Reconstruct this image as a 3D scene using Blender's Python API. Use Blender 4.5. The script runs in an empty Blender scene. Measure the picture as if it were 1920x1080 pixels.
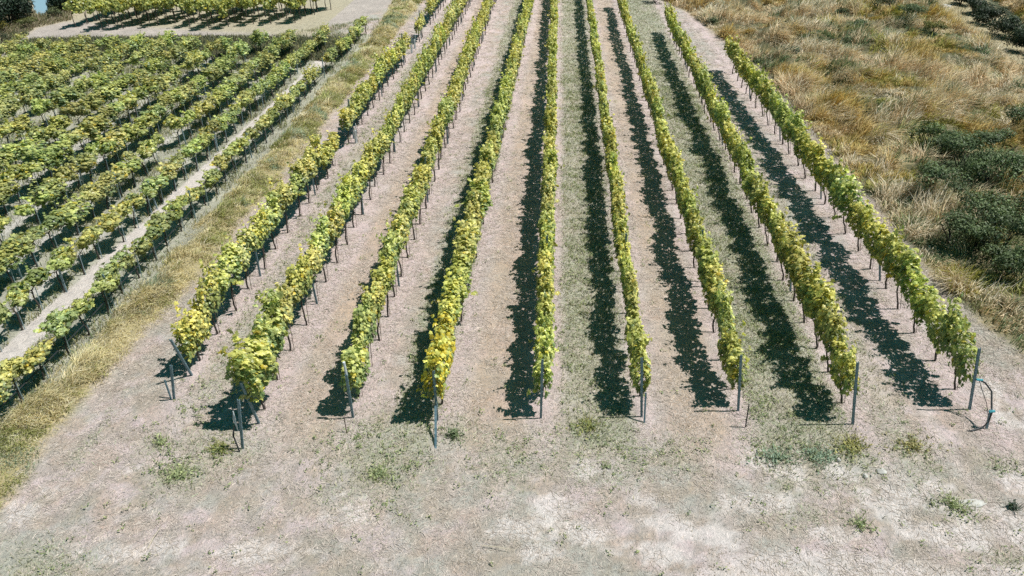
import bpy, math, random
import numpy as np
from mathutils import Vector

R = np.random.default_rng(7)
random.seed(7)
scene = bpy.context.scene
COL = scene.collection

# ------------------------------------------------------------------ camera model (used to read places off the ground)
F = 1400.0
PITCH = math.atan(881 / 1400)
CAMH = 15 * math.cos(PITCH)
YAW = math.atan(100 / (881 * math.sin(PITCH) + 1400 * math.cos(PITCH)))
CY, SY, CP, SP = math.cos(YAW), math.sin(YAW), math.cos(PITCH), math.sin(PITCH)

def G(u, v, z=0.0):
    """ground point (x, y) seen at a place of the 1920 x 1080 photograph"""
    x = u - 960.0; y = 540.0 - v
    f = F * CP + y * SP; up = y * CP - F * SP
    t = (z - CAMH) / up
    return ((x * CY - f * SY) * t, (x * SY + f * CY) * t)

def PX(x, y, z=0.0):
    cx = x * CY + y * SY; fw = -x * SY + y * CY; h = z - CAMH
    zc = fw * CP - h * SP
    yc = fw * SP + h * CP
    return 960 + F * cx / zc, 540 - F * yc / zc, zc

# ------------------------------------------------------------------ noise
LAT = R.random((256, 256))
def vnoise(x, y, s=1.0, o=0):
    x = np.asarray(x, float) * s + 37.3 + o * 17.7; y = np.asarray(y, float) * s + 91.1 + o * 9.3
    xi = np.floor(x).astype(int); yi = np.floor(y).astype(int)
    fx = x - xi; fy = y - yi
    fx = fx * fx * (3 - 2 * fx); fy = fy * fy * (3 - 2 * fy)
    a = LAT[xi & 255, yi & 255]; b = LAT[(xi + 1) & 255, yi & 255]
    c = LAT[xi & 255, (yi + 1) & 255]; d = LAT[(xi + 1) & 255, (yi + 1) & 255]
    return (a * (1 - fx) + b * fx) * (1 - fy) + (c * (1 - fx) + d * fx) * fy
def fbm(x, y, s=1.0, n=4, o=0):
    x = np.asarray(x, float); y = np.asarray(y, float); t = 0; a = .5; m = 0
    for k in range(n):
        ca, sa = math.cos(.6 + 1.1 * k + o), math.sin(.6 + 1.1 * k + o)
        t = t + a * vnoise(x * ca - y * sa, x * sa + y * ca, s * 2 ** k, o + k * 3); m += a; a *= .55
    return t / m

def inside(poly, x, y):
    poly = np.array(poly); r = np.zeros(np.shape(x), bool)
    n = len(poly)
    for i in range(n):
        x0, y0 = poly[i]; x1, y1 = poly[(i + 1) % n]
        if y0 == y1: continue
        c = ((y0 > y) != (y1 > y)) & (x < (x1 - x0) * (y - y0) / (y1 - y0) + x0)
        r ^= c
    return r
def seg_dist(pts, x, y, closed=False):
    d = np.full(np.shape(x), 1e9)
    n = len(pts)
    for i in range(n if closed else n - 1):
        x0, y0 = pts[i]; x1, y1 = pts[(i + 1) % n]
        dx, dy = x1 - x0, y1 - y0
        t = np.clip(((x - x0) * dx + (y - y0) * dy) / (dx * dx + dy * dy + 1e-12), 0, 1)
        d = np.minimum(d, np.hypot(x - x0 - t * dx, y - y0 - t * dy))
    return d
def sdf(poly, x, y):
    """positive inside"""
    d = seg_dist(poly, x, y, True)
    return np.where(inside(poly, x, y), d, -d)
def sst(a, b, x):
    t = np.clip((x - a) / (b - a), 0, 1); return t * t * (3 - 2 * t)

# ------------------------------------------------------------------ places
P_ = lambda l: [G(*p) for p in l]
ROWX = []                                   # open rows: (near point, far point)
row_px = [((327, 750), None), ((455, 840), None), ((662, 783), None), ((820, 787), None), ((1014, 785), None),
          ((1203, 780), None), ((1384, 770), None), ((1598, 797), None), ((1818, 767), None)]
near_pt = [G(*p[0]) for p in row_px]
start_px = [(365, 695), (477, 790), (668, 765), (823, 780), (1014, 768), (1200, 763), (1376, 750), (1590, 780), (1806, 750)]
far_y = [68, 68, 68, 68, 68, 68, G(1165, 14)[1], G(1254, 62)[1], G(1378, 130)[1]]
far_x = [near_pt[i][0] for i in range(9)]
far_x[0] = G(735, 153)[0]; far_x[1] = G(835, 100)[0]; far_x[2] = G(858, 213)[0]; far_x[3] = G(898, 448)[0]
far_x[4] = G(1040, 0)[0]; far_x[5] = G(1106, 35)[0]; far_x[6] = G(1207, 175)[0]; far_x[7] = G(1322, 207)[0]
far_ref_y = [G(735, 153)[1], G(835, 100)[1], G(858, 213)[1], G(898, 448)[1], G(1040, 0)[1], G(1106, 35)[1], G(1207, 175)[1], G(1322, 207)[1], G(1405, 185)[1]]
far_x[8] = G(1405, 185)[0]
def rowx(i, y):
    x0, y0 = near_pt[i]
    return x0 + (far_x[i] - x0) * (y - y0) / (far_ref_y[i] - y0)
LROW_X = [-13.4 - 1.8 * k for k in range(14)]
def lrowx(k, y):
    return LROW_X[k] - 0.5 * max(0.0, (24 - y) / 9) * min(1, k / 2)
LROW_END = [53.2, 49.6, 48.9, 47.8, 47.0, 46.6, 46.2, 45.9, 45.7, 45.5, 45.3, 45.1, 45.0, 45.0]

strip_poly = P_([(-200, 960), (0, 800), (103, 705), (207, 602), (288, 517), (367, 432), (518, 270), (620, 152), (690, 78), (730, 20), (745, -10),
                 (800, -10), (787, 5), (633, 197), (510, 353), (443, 420), (400, 493), (320, 573), (247, 643), (187, 713), (100, 807), (50, 880), (23, 920), (0, 937), (-120, 1080)])
wild_poly = P_([(1215, -12), (1290, 22), (1345, 62), (1400, 105), (1450, 150), (1500, 215), (1570, 290), (1660, 400), (1745, 510), (1850, 610), (1960, 690), (2300, 800),
                (2500, 300), (2100, 200), (1900, 118), (1830, 75), (1775, 40), (1735, -12)])
bank_poly = P_([(1842, -12), (1880, 12), (1935, 55), (2020, 100), (2300, 200), (2300, -12)])
lpath_poly = P_([(-20, 150), (20, 100), (62, 74), (330, 71), (520, 64), (650, 44), (720, 18), (745, -20), (300, -20), (170, 25), (135, 38), (70, 52), (30, 80), (-20, 120)])
palepath = [(-15.0, 12), (-14.9, 20), (-14.7, 28), (-14.5, 40), (-14.4, 50)]
lfield_poly = [(-12.6, 8), (-12.6, 53), (-15, 50.8), (-38, 51), (-42, 49), (-42, 8)]

def zf(x, y, fine=True):
    x = np.asarray(x, float); y = np.asarray(y, float)
    z = (fbm(x, y, .35, 3, 1) - .5) * .10
    w = sst(-.2, 1.6, sdf(wild_poly, x, y))
    z = z + w * (.10 + 1.5 * (fbm(x, y, .36, 3, 5) - .40))
    b = sst(-.3, 1.5, sdf(bank_poly, x, y)); z = z + b * .8
    s = sst(-.3, .8, sdf(strip_poly, x, y)); z = z + s * (.12 + .16 * fbm(x, y, .7, 2, 9))
    return z

# ------------------------------------------------------------------ mesh helpers
def mesh_np(name, verts, faces, col=None, smooth=False):
    """faces: list of integer arrays (n, k)"""
    me = bpy.data.meshes.new(name)
    verts = np.asarray(verts, np.float32)
    me.vertices.add(len(verts)); me.vertices.foreach_set('co', verts.ravel())
    loops = np.concatenate([f.ravel() for f in faces]).astype(np.int32)
    lens = np.concatenate([np.full(len(f), f.shape[1]) for f in faces])
    starts = np.concatenate([[0], np.cumsum(lens)[:-1]]).astype(np.int32)
    me.loops.add(len(loops)); me.loops.foreach_set('vertex_index', loops)
    me.polygons.add(len(lens)); me.polygons.foreach_set('loop_start', starts)
    me.polygons.foreach_set('use_smooth', np.full(len(lens), smooth))
    me.update(calc_edges=True)
    if col is not None:
        a = me.attributes.new('col', 'FLOAT_COLOR', 'POINT')
        c = np.ones((len(verts), 4), np.float32); c[:, :3] = col
        a.data.foreach_set('color', c.ravel())
    return me

class Acc:
    """collects pieces (verts, faces, colours) into one mesh"""
    def __init__(s): s.v = []; s.f = {}; s.c = []; s.n = 0
    def add(s, v, faces, c):
        for f in faces:
            s.f.setdefault(f.shape[1], []).append(f + s.n)
        s.v.append(v); s.c.append(np.broadcast_to(c, (len(v), 3))); s.n += len(v)
    def mesh(s, name, smooth=False):
        return mesh_np(name, np.concatenate(s.v), [np.concatenate(x) for x in s.f.values()], np.concatenate(s.c), smooth)

def link(name, me, mat, parent=None):
    o = bpy.data.objects.new(name, me); COL.objects.link(o)
    if mat is not None and len(me.materials) == 0: me.materials.append(mat)
    if parent is not None: o.parent = parent
    return o
def tag(o, label, cat, group=None, kind=None):
    if label: o['label'] = label
    if cat: o['category'] = cat
    if group: o['group'] = group
    if kind: o['kind'] = kind
    return o
def empty(name, loc, rz=0.0):
    o = bpy.data.objects.new(name, None); COL.objects.link(o)
    o.location = loc; o.rotation_euler = (0, 0, rz); o.empty_display_size = .2
    return o
def struct(o): o['kind'] = 'structure'; return o

def tube(pts, rad, k=6, cap=True):
    pts = np.asarray(pts, float); rad = np.broadcast_to(rad, (len(pts),))
    V = []; up0 = np.array([0.31, .12, .94])
    for i in range(len(pts)):
        a = pts[max(i - 1, 0)]; b = pts[min(i + 1, len(pts) - 1)]
        t = (b - a) / (np.linalg.norm(b - a) + 1e-9)
        u = np.cross(t, up0 if abs(t @ up0) < .95 else [1, 0, 0]); u /= np.linalg.norm(u); w = np.cross(t, u)
        an = np.arange(k) * 2 * math.pi / k
        V.append(pts[i] + rad[i] * (np.cos(an)[:, None] * u + np.sin(an)[:, None] * w))
    V = np.concatenate(V); Fq = []
    for i in range(len(pts) - 1):
        for j in range(k):
            Fq.append((i * k + j, i * k + (j + 1) % k, (i + 1) * k + (j + 1) % k, (i + 1) * k + j))
    fs = [np.array(Fq)]
    if cap: fs.append(np.array([list(range(k))[::-1], [len(V) - k + j for j in range(k)]]))
    return V, fs

LEAF_HI = np.array([(0, .42, .07), (0, .04, .0), (.28, -.14, -.06), (.50, .12, -.08), (.36, .34, .0), (.50, .62, -.10), (.20, .66, .0), (0, 1.0, -.13),
                    (-.20, .66, .0), (-.50, .62, -.10), (-.36, .34, .0), (-.50, .12, -.08), (-.28, -.14, -.06)]) - np.array([0, .4, 0])
LEAF_HI_F = np.array([(0, 1 + i, 1 + (i + 1) % 12) for i in range(12)])
LEAF_LO = np.array([(0, 0, 0), (.48, .32, -.13), (.28, .85, -.15), (-.28, .85, -.15), (-.48, .32, -.13), (0, .5, .04)]) - np.array([0, .45, 0])
LEAF_LO_F = np.array([(5, 0, 1), (5, 1, 2), (5, 2, 3), (5, 3, 4), (5, 4, 0)])
LEAF_ELL = np.array([(0, -.5, 0), (.22, 0, -.07), (0, .5, -.05), (-.22, 0, -.07), (0, 0, .03)])
LEAF_ELL_F = np.array([(4, 0, 1), (4, 1, 2), (4, 2, 3), (4, 3, 0)])
def leaves(pos, nrm, size, col, tmpl='hi', rng=R, droop=.8):
    T, TF = {'hi': (LEAF_HI, LEAF_HI_F), 'lo': (LEAF_LO, LEAF_LO_F), 'ell': (LEAF_ELL, LEAF_ELL_F)}[tmpl]
    n = len(pos); nrm = nrm / (np.linalg.norm(nrm, axis=1, keepdims=True) + 1e-9)
    d = rng.normal(size=(n, 3)) * .7; d[:, 2] -= droop
    d -= nrm * np.sum(d * nrm, 1, keepdims=True); d /= np.linalg.norm(d, axis=1, keepdims=True) + 1e-9
    s = np.cross(d, nrm)
    sx = rng.uniform(.85, 1.15, (n, 1, 1)); cup = rng.uniform(.4, 1.6, (n, 1, 1))
    V = (T[None, :, 0:1] * sx * s[:, None] + T[None, :, 1:2] * d[:, None] + T[None, :, 2:3] * cup * nrm[:, None]) * size[:, None, None] + pos[:, None]
    m = len(T)
    f = (TF[None] + (np.arange(n) * m)[:, None, None]).reshape(-1, 3)
    c = np.repeat(col, m, 0)
    return V.reshape(-1, 3), [f], c

def blades(base, az, L, lean, w, col, tipcol=None, curl=1.0):
    """bent grass blades; lean = how far the tip goes sideways per length"""
    n = len(base); h = np.stack([np.cos(az), np.sin(az), np.zeros(n)], 1); sd = np.stack([-np.sin(az), np.cos(az), np.zeros(n)], 1)
    tw = R.normal(0, .6, n)[:, None]
    sd = sd * np.cos(tw) + h * np.sin(tw)
    up = np.array([0, 0, 1.0])
    le = lean[:, None]; Lc = L[:, None]
    vz = np.sqrt(np.clip(1 - le ** 2 * .7, .08, 1))
    mid = base + Lc * (.55 * vz * up + .30 * le * h)
    tip = base + Lc * (np.clip(vz - .22 * curl * le, .05, 1) * up + le * .95 * h)
    W = w[:, None] * .5
    V = np.stack([base - sd * W, base + sd * W, mid - sd * W * .9, mid + sd * W * .9, tip], 1).reshape(-1, 3)
    o = (np.arange(n) * 5)[:, None]
    q = np.array([[0, 1, 3, 2]]) + o; t = np.array([[2, 3, 4]]) + o
    tc = col if tipcol is None else tipcol
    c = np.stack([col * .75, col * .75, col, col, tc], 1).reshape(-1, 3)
    return V, [q, t], c

# ------------------------------------------------------------------ materials
def mat(name):
    m = bpy.data.materials.new(name); m.use_nodes = True
    nt = m.node_tree; nt.nodes.clear()
    return m, nt, nt.nodes.new, nt.links.new
def nd(nt, t, **kw):
    n = nt.nodes.new(t)
    for k, v in kw.items(): setattr(n, k, v)
    return n

def leaf_material(name, trans=.35, rough=.5, vary=.35, tcol=(1.1, 1.15, .55)):
    m, nt, N, Lk = mat(name)
    out = N('ShaderNodeOutputMaterial'); at = nd(nt, 'ShaderNodeAttribute', attribute_name='col')
    oi = N('ShaderNodeObjectInfo')
    mul = nd(nt, 'ShaderNodeMixRGB', blend_type='MULTIPLY'); mul.inputs[0].default_value = 1
    Lk(at.outputs['Color'], mul.inputs[1]); Lk(oi.outputs['Color'], mul.inputs[2])
    geo = N('ShaderNodeNewGeometry')
    hs = N('ShaderNodeHueSaturation')
    mr = N('ShaderNodeMapRange'); mr.inputs[3].default_value = 1 - vary; mr.inputs[4].default_value = 1 + vary
    Lk(geo.outputs['Random Per Island'], mr.inputs[0]); Lk(mr.outputs[0], hs.inputs['Value']); Lk(mul.outputs[0], hs.inputs['Color'])
    pb = N('ShaderNodeBsdfPrincipled'); pb.inputs['Roughness'].default_value = rough; pb.inputs['Specular IOR Level'].default_value = .35
    Lk(hs.outputs[0], pb.inputs['Base Color'])
    tr = N('ShaderNodeBsdfTranslucent'); tm = nd(nt, 'ShaderNodeMixRGB', blend_type='MULTIPLY'); tm.inputs[0].default_value = 1
    tm.inputs[2].default_value = (*tcol, 1); Lk(hs.outputs[0], tm.inputs[1]); Lk(tm.outputs[0], tr.inputs['Color'])
    mx = N('ShaderNodeMixShader'); mx.inputs[0].default_value = trans
    Lk(pb.outputs[0], mx.inputs[1]); Lk(tr.outputs[0], mx.inputs[2]); Lk(mx.outputs[0], out.inputs[0])
    return m
M_leaf = leaf_material('vine_leaf', .27, .33, .38)
M_grass = leaf_material('dry_grass', .25, .6, .25, (1, 1, .8))
M_shrub = leaf_material('shrub_leaf', .2, .5, .35)

def noisy(name, c0, c1, scale=12, rough=.8, bump=.3, metallic=0.0, stretch=(1, 1, 1)):
    m, nt, N, Lk = mat(name)
    out = N('ShaderNodeOutputMaterial'); pb = N('ShaderNodeBsdfPrincipled'); Lk(pb.outputs[0], out.inputs[0])
    tc = N('ShaderNodeTexCoord'); mp = N('ShaderNodeMapping'); mp.inputs['Scale'].default_value = stretch
    Lk(tc.outputs['Object'], mp.inputs[0])
    nz = N('ShaderNodeTexNoise'); nz.inputs['Scale'].default_value = scale; nz.inputs['Detail'].default_value = 6; Lk(mp.outputs[0], nz.inputs['Vector'])
    rp = N('ShaderNodeValToRGB'); rp.color_ramp.elements[0].position = .35; rp.color_ramp.elements[1].position = .68
    rp.color_ramp.elements[0].color = (*c0, 1); rp.color_ramp.elements[1].color = (*c1, 1)
    Lk(nz.outputs['Fac'], rp.inputs[0]); Lk(rp.outputs[0], pb.inputs['Base Color'])
    bp = N('ShaderNodeBump'); bp.inputs['Strength'].default_value = bump; bp.inputs['Distance'].default_value = .02
    Lk(nz.outputs['Fac'], bp.inputs['Height']); Lk(bp.outputs[0], pb.inputs['Normal'])
    pb.inputs['Roughness'].default_value = rough; pb.inputs['Metallic'].default_value = metallic
    return m
M_bark = noisy('vine_bark', (.035, .03, .028), (.10, .085, .075), 30, .9, .5, 0, (1, 1, .25))
M_steel = noisy('painted_steel', (.09, .17, .21), (.20, .30, .36), 14, .55, .1, .3)
M_rod = noisy('rusty_rod', (.10, .055, .05), (.18, .12, .11), 20, .8, .1)
M_bluerod = noisy('galvanised_rod', (.22, .32, .38), (.36, .46, .52), 20, .5, .1, .3)
M_hose = noisy('black_hose', (.02, .025, .03), (.04, .045, .05), 20, .6, .05)
M_tie = noisy('blue_tie', (.05, .30, .38), (.10, .42, .50), 20, .6, .05)
M_stone = noisy('pale_stone', (.45, .42, .39), (.62, .6, .57), 9, .9, .4)
M_tube = noisy('pale_tube', (.5, .55, .6), (.7, .74, .78), 9, .6, .1)

# straw mulch & ground
m, nt, N, Lk = mat('straw'); M_straw = m
out = N('ShaderNodeOutputMaterial'); at = nd(nt, 'ShaderNodeAttribute', attribute_name='col'); df = N('ShaderNodeBsdfDiffuse')
geo = N('ShaderNodeNewGeometry'); hs = N('ShaderNodeHueSaturation'); mr = N('ShaderNodeMapRange'); mr.inputs[3].default_value = .82; mr.inputs[4].default_value = 1.14
Lk(geo.outputs['Random Per Island'], mr.inputs[0]); Lk(mr.outputs[0], hs.inputs['Value']); Lk(at.outputs['Color'], hs.inputs['Color'])
Lk(hs.outputs[0], df.inputs[0]); Lk(df.outputs[0], out.inputs[0])

m, nt, N, Lk = mat('field_soil'); M_ground = m
out = N('ShaderNodeOutputMaterial'); pb = N('ShaderNodeBsdfPrincipled'); pb.inputs['Roughness'].default_value = .95; pb.inputs['Specular IOR Level'].default_value = .1
at = nd(nt, 'ShaderNodeAttribute', attribute_name='col'); tc = N('ShaderNodeTexCoord')
def nz(scale, detail=6, rough=.62, dist=0.0, sc=None):
    n = N('ShaderNodeTexNoise'); n.inputs['Scale'].default_value = scale; n.inputs['Detail'].default_value = detail
    n.inputs['Roughness'].default_value = rough; n.inputs['Distortion'].default_value = dist
    if sc:
        mp = N('ShaderNodeMapping'); mp.inputs['Scale'].default_value = sc; Lk(tc.outputs['Object'], mp.inputs[0]); Lk(mp.outputs[0], n.inputs['Vector'])
    else: Lk(tc.outputs['Object'], n.inputs['Vector'])
    return n
n1 = nz(2.6, 8, .72, .6); n2 = nz(9, 7, .75, 2.2, (1, .6, 1)); n3 = nz(34, 4, .65, 3.0, (1, .38, 1))
def rng_(n, a, b, lo, hi):
    r = N('ShaderNodeMapRange'); r.inputs[1].default_value = a; r.inputs[2].default_value = b; r.inputs[3].default_value = lo; r.inputs[4].default_value = hi
    Lk(n.outputs['Fac'], r.inputs[0]); return r
def mth(op, a, b):
    k = nd(nt, 'ShaderNodeMath', operation=op); Lk(a.outputs[0], k.inputs[0]); Lk(b.outputs[0], k.inputs[1]); return k
v = mth('MULTIPLY', mth('MULTIPLY', rng_(n1, .3, .7, .98, 1.34), rng_(n2, .32, .64, .70, 1.22)), rng_(n3, .32, .66, .74, 1.22))
hs = N('ShaderNodeHueSaturation'); Lk(at.outputs['Color'], hs.inputs['Color']); Lk(v.outputs[0], hs.inputs['Value'])
st = rng_(n2, .35, .65, .75, 1.3); Lk(st.outputs[0], hs.inputs['Saturation'])
Lk(hs.outputs[0], pb.inputs['Base Color'])
ad = mth('ADD', n2, n3)
bp = N('ShaderNodeBump'); bp.inputs['Strength'].default_value = .8; bp.inputs['Distance'].default_value = .045
Lk(ad.outputs[0], bp.inputs['Height']); Lk(bp.outputs[0], pb.inputs['Normal']); Lk(pb.outputs[0], out.inputs[0])

m, nt, N, Lk = mat('haze_blue'); M_haze = m
out = N('ShaderNodeOutputMaterial'); pb = N('ShaderNodeBsdfPrincipled'); Lk(pb.outputs[0], out.inputs[0])
pb.inputs['Base Color'].default_value = (.36, .50, .62, 1); pb.inputs['Roughness'].default_value = .12  # light blue in the base colour stands for hazy distance and reflected sky
wn = N('ShaderNodeTexNoise'); wn.inputs['Scale'].default_value = 3; bp = N('ShaderNodeBump'); bp.inputs['Strength'].default_value = .1
Lk(wn.outputs['Fac'], bp.inputs['Height']); Lk(bp.outputs[0], pb.inputs['Normal'])

# ------------------------------------------------------------------ ground
DIRT = np.array([.56, .465, .465]); BROWN = np.array([.44, .345, .275]); GREEN = np.array([.385, .385, .30]); PALE = np.array([.70, .635, .62]); GREY = np.array([.42, .40, .365])
PINK = np.array([.585, .475, .475])
PALES = [(680, 965, .9, .5), (960, 990, .6, .3), (1040, 955, .6, .5), (1210, 1030, 1.2, .3), (1480, 880, .8, .3), (1600, 890, 1.0, .3), (1700, 930, 1.6, .6), (1850, 965, 1.1, .5), (1330, 1000, .8, .4),
         (1420, 860, .6, .4), (250, 1040, 1.6, .3), (110, 910, .5, .5), (40, 960, .5, .3), (1900, 1005, 1.2, .4), (1560, 1005, 1.4, .25), (1760, 1000, 1.3, .25), (1450, 945, .9, .35),
         (1100, 880, .5, .35), (250, 880, .5, .3), (1880, 760, .8, .9), (1690, 900, .6, .4), (1840, 1020, 1.3, .2), (1020, 1040, .6, .2), (450, 1030, 1.5, .3)]
PALES += [(1750, 915, 1.0, .4), (1560, 880, .5, .3), (1650, 960, .8, .3), (1250, 985, .7, .3), (1100, 1000, .8, .3), (1480, 1000, .6, .25), (1900, 900, .5, .4), (1380, 950, .5, .3), (1200, 930, .5, .3), (960, 930, .4, .3)]
PALES = [(*G(a, b), c, d) for a, b, c, d in PALES]
GREENS = [(330, 890, .7, .5, 1), (400, 840, .9, .9, .8), (300, 830, .5, .5, .6), (700, 850, 1.1, 1.3, .9), (850, 810, .5, .6, .6), (1100, 830, .9, 1.0, .8), (1440, 850, .4, .8, 1), (1530, 850, .5, .8, 1), (1600, 850, .5, .7, .9),
          (1700, 840, .8, .4, .6), (1790, 945, .5, .4, .7), (1510, 960, .6, .4, .6), (1880, 870, .5, .3, .5), (700, 880, .6, .4, .8), (170, 830, .2, .8, .7), (950, 870, .9, .7, .5), (1250, 850, .8, .6, .5), (60, 1060, .9, .5, .7), (1900, 1050, .8, .3, .6)]
GREENS = [(*G(a, b), c, d, e) for a, b, c, d, e in GREENS]

def green_amount(x, y):
    """how much mown green the ground carries between the open rows"""
    x = np.asarray(x, float); y = np.asarray(y, float)
    g = np.zeros(np.shape(x))
    st = sst(11.2, 13.6, y + 1.2 * (fbm(x, y, .5, 2, 4) - .5)) * (1 - sst(64, 70, y))
    for i, amt, a, b in ((2, .85, .45, 1.0), (4, .9, .22, .92), (6, 1.0, .12, .98), (0, .35, .1, .6), (7, .35, .15, .5)):
        xa = near_pt[i][0] + (far_x[i] - near_pt[i][0]) * (y - near_pt[i][1]) / (far_ref_y[i] - near_pt[i][1])
        xb = near_pt[i + 1][0] + (far_x[i + 1] - near_pt[i + 1][0]) * (y - near_pt[i + 1][1]) / (far_ref_y[i + 1] - near_pt[i + 1][1])
        t = (x - xa) / (xb - xa) + .12 * (fbm(x, y, .6, 3, 2) - .5)
        g = np.maximum(g, amt * sst(a - .08, a + .08, t) * (1 - sst(b - .10, b + .08, t)))
    g = g * st
    for gx, gy, rx, ry, e in GREENS:
        g = np.maximum(g, e * np.exp(-(((x - gx) / rx) ** 2 + ((y - gy) / ry) ** 2)))
    return g * (.45 + .9 * fbm(x, y, .9, 3, 8))

def ground_colour(x, y):
    n = fbm(x, y, .6, 4, 11)[..., None]; n2 = fbm(x, y, 2.3, 3, 14)[..., None]
    n = .6 * n + .4 * fbm(x, y, 1.9, 3, 12)[..., None]
    c = DIRT * (1 - sst(.42, .60, n)) + GREY * sst(.42, .60, n)
    c = c * (1 - .6 * sst(.45, .66, n2)) + BROWN * .6 * sst(.45, .66, n2)
    n3 = fbm(x + .35 * fbm(x, y, 2, 2, 19), y * .62, 3.4, 3, 15)[..., None]
    c = c * (1 - .55 * sst(.47, .64, n3)) + np.array([.35, .31, .265]) * .55 * sst(.47, .64, n3)
    tr = 0
    for xt in (-7.9, -6.4, -5.9, -3.9, -1.9, -.8, 3.3, 4.0, 8.6, 9.6):   # soft wheel and mower lines running down the aisles
        tr = tr + np.exp(-((x - xt + .16 * np.sin(y * .23 + xt)) / .13) ** 2)
    tr = (np.clip(tr, 0, 1) * sst(9.5, 12, y) * sst(.35, .6, fbm(x, y * .4, .9, 3, 17)))[..., None] * .7
    c = c * (1 - tr) + np.array([.58, .495, .47]) * tr
    st = (sst(12, 14, y) * (1 - sst(66, 72, y)))[..., None]
    for i, k in ((1, .8), (3, .75), (5, .75)):                       # brown, raked aisles
        xa = near_pt[i][0] + (far_x[i] - near_pt[i][0]) * (y - near_pt[i][1]) / (far_ref_y[i] - near_pt[i][1])
        xb = near_pt[i + 1][0] + (far_x[i + 1] - near_pt[i + 1][0]) * (y - near_pt[i + 1][1]) / (far_ref_y[i + 1] - near_pt[i + 1][1])
        t = (x - xa) / (xb - xa)
        b = (sst(.15, .35, t) * (1 - sst(.75, .95, t)))[..., None] * k * 1.15 * st * (.4 + .8 * fbm(x, y, .8, 3, 21)[..., None])
        c = c * (1 - b) + BROWN * 1.08 * b
    for i in range(9):                                                # bare pink earth along each row
        xa = near_pt[i][0] + (far_x[i] - near_pt[i][0]) * (y - near_pt[i][1]) / (far_ref_y[i] - near_pt[i][1])
        b = (np.exp(-(((x - xa - .15) / .42) ** 2)))[..., None] * st * .8
        c = c * (1 - b) + PINK * b
    g = np.clip(green_amount(x, y), 0, 1)[..., None]
    c = c * (1 - .8 * g) + GREEN * .8 * g
    pm = 0
    for px, py, rx, ry in PALES:
        e = np.exp(-(((x - px) / (rx * 1.35)) ** 2 + ((y - py) / (ry * 1.6)) ** 2))
        pm = np.maximum(pm, e)
    q = (sst(.42, .60, pm * .62 + .75 * (fbm(x, y, 1.5, 4, 31) - .5) + .45 * (fbm(x, y, 5.5, 2, 33) - .5)))[..., None] * .75
    c = c * (1 - q) + PALE * q
    # wheel tracks on the headland
    hl = ((1 - sst(11.5, 13, y)))[..., None]
    q = hl * sst(.5, .72, fbm(x * .35, y * 1.5, 1.0, 4, 41)[..., None]) * .7 * sst(-2, 6, x)[..., None]
    c = c * (1 - q) + PALE * q
    w = sst(-.6, .3, sdf(wild_poly, x, y))[..., None]
    c = c * (1 - w) + (np.array([.13, .125, .075]) + np.array([.22, .17, .10]) * sst(.45, .7, fbm(x, y, .5, 3, 77)[..., None])) * w
    w2 = (sst(-6.5, -5.5, sdf(bank_poly, x, y)) * (x > 24) * sst(40, 44, y))[..., None] * (1 - w)
    c = c * (1 - .75 * w2) + np.array([.40, .34, .20]) * .75 * w2
    w3 = sst(-.9, -.2, sdf(bank_poly, x, y))[..., None]
    c = c * (1 - w3) + np.array([.10, .11, .07]) * w3  # bank ground painted dark for the shade cast beside the hedge
    s = sst(-.4, .2, sdf(strip_poly, x, y))[..., None]
    c = c * (1 - s) + np.array([.40, .34, .20]) * s
    lf = sst(-.3, .3, sdf(lfield_poly, x, y))[..., None]
    lc = np.array([.36, .35, .29]) * (.8 + .5 * fbm(x, y, 1.2, 3, 51)[..., None])
    c = c * (1 - lf) + lc * lf
    pp = (1 - sst(.36, .52, seg_dist(palepath, x, y) + .25 * (fbm(x, y, 1.6, 3, 3) - .5)))[..., None]
    c = c * (1 - pp) + np.array([.58, .525, .50]) * pp
    for k in range(2, 14):
        if k > 5: break
        b = np.exp(-(((x - LROW_X[k] - .75) / .28) ** 2))[..., None] * .7 * lf
        c = c * (1 - b) + np.array([.54, .51, .50]) * b
    lp = sst(-.4, .3, sdf(lpath_poly, x, y))[..., None]
    c = c * (1 - lp) + np.array([.47, .415, .385]) * (.75 + .3 * fbm(x, y, .8, 3, 61)[..., None]) * lp
    b2 = (sst(52.2, 53.6, y + .18 * (x + 25)) * (x < -17) * (x > -42))[..., None]
    c = c * (1 - .7 * b2) + np.array([.40, .36, .25]) * .7 * b2
    tl = (sst(-29, -34, x + (y - 50) * .0) * sst(45, 50, y))[..., None] * (1 - lp)
    c = c * (1 - tl) + np.array([.45, .39, .30]) * tl
    return c

dense_x = np.arange(-44, 40, .12); dense_y = np.concatenate([np.arange(5, 26, .10), np.arange(26, 76, .18)])
ox = np.geomspace(1, 2500, 22)
gx = np.concatenate([(-44 - ox)[::-1], dense_x, 40 + ox]); gy = np.concatenate([(5 - ox)[::-1], dense_y, 76 + ox])
X, Y = np.meshgrid(gx, gy, indexing='ij')
Z = zf(X, Y)
rough = (fbm(X, Y, 3.2, 3, 71) - .5) * .07 * (1 + 0 * X)
core = (X > -45) & (X < 41) & (Y > 4) & (Y < 77)
Z = np.where(core, Z + rough, 0.0)
haze = P_([(60, 20), (80, 30), (95, 22), (104, 2), (112, -25), (50, -25)])
Z = Z - .35 * sst(-.2, .6, sdf(haze, X, Y))
C = ground_colour(X, Y)
nx, ny = len(gx), len(gy)
idx = np.arange(nx * ny).reshape(nx, ny)
fq = np.stack([idx[:-1, :-1], idx[1:, :-1], idx[1:, 1:], idx[:-1, 1:]], -1).reshape(-1, 4)
g = link('ground', mesh_np('ground', np.stack([X, Y, Z], -1).reshape(-1, 3), [fq], C.reshape(-1, 3), True), M_ground); struct(g)
wp = np.array([(x, y, -.12) for x, y in haze] )
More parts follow.
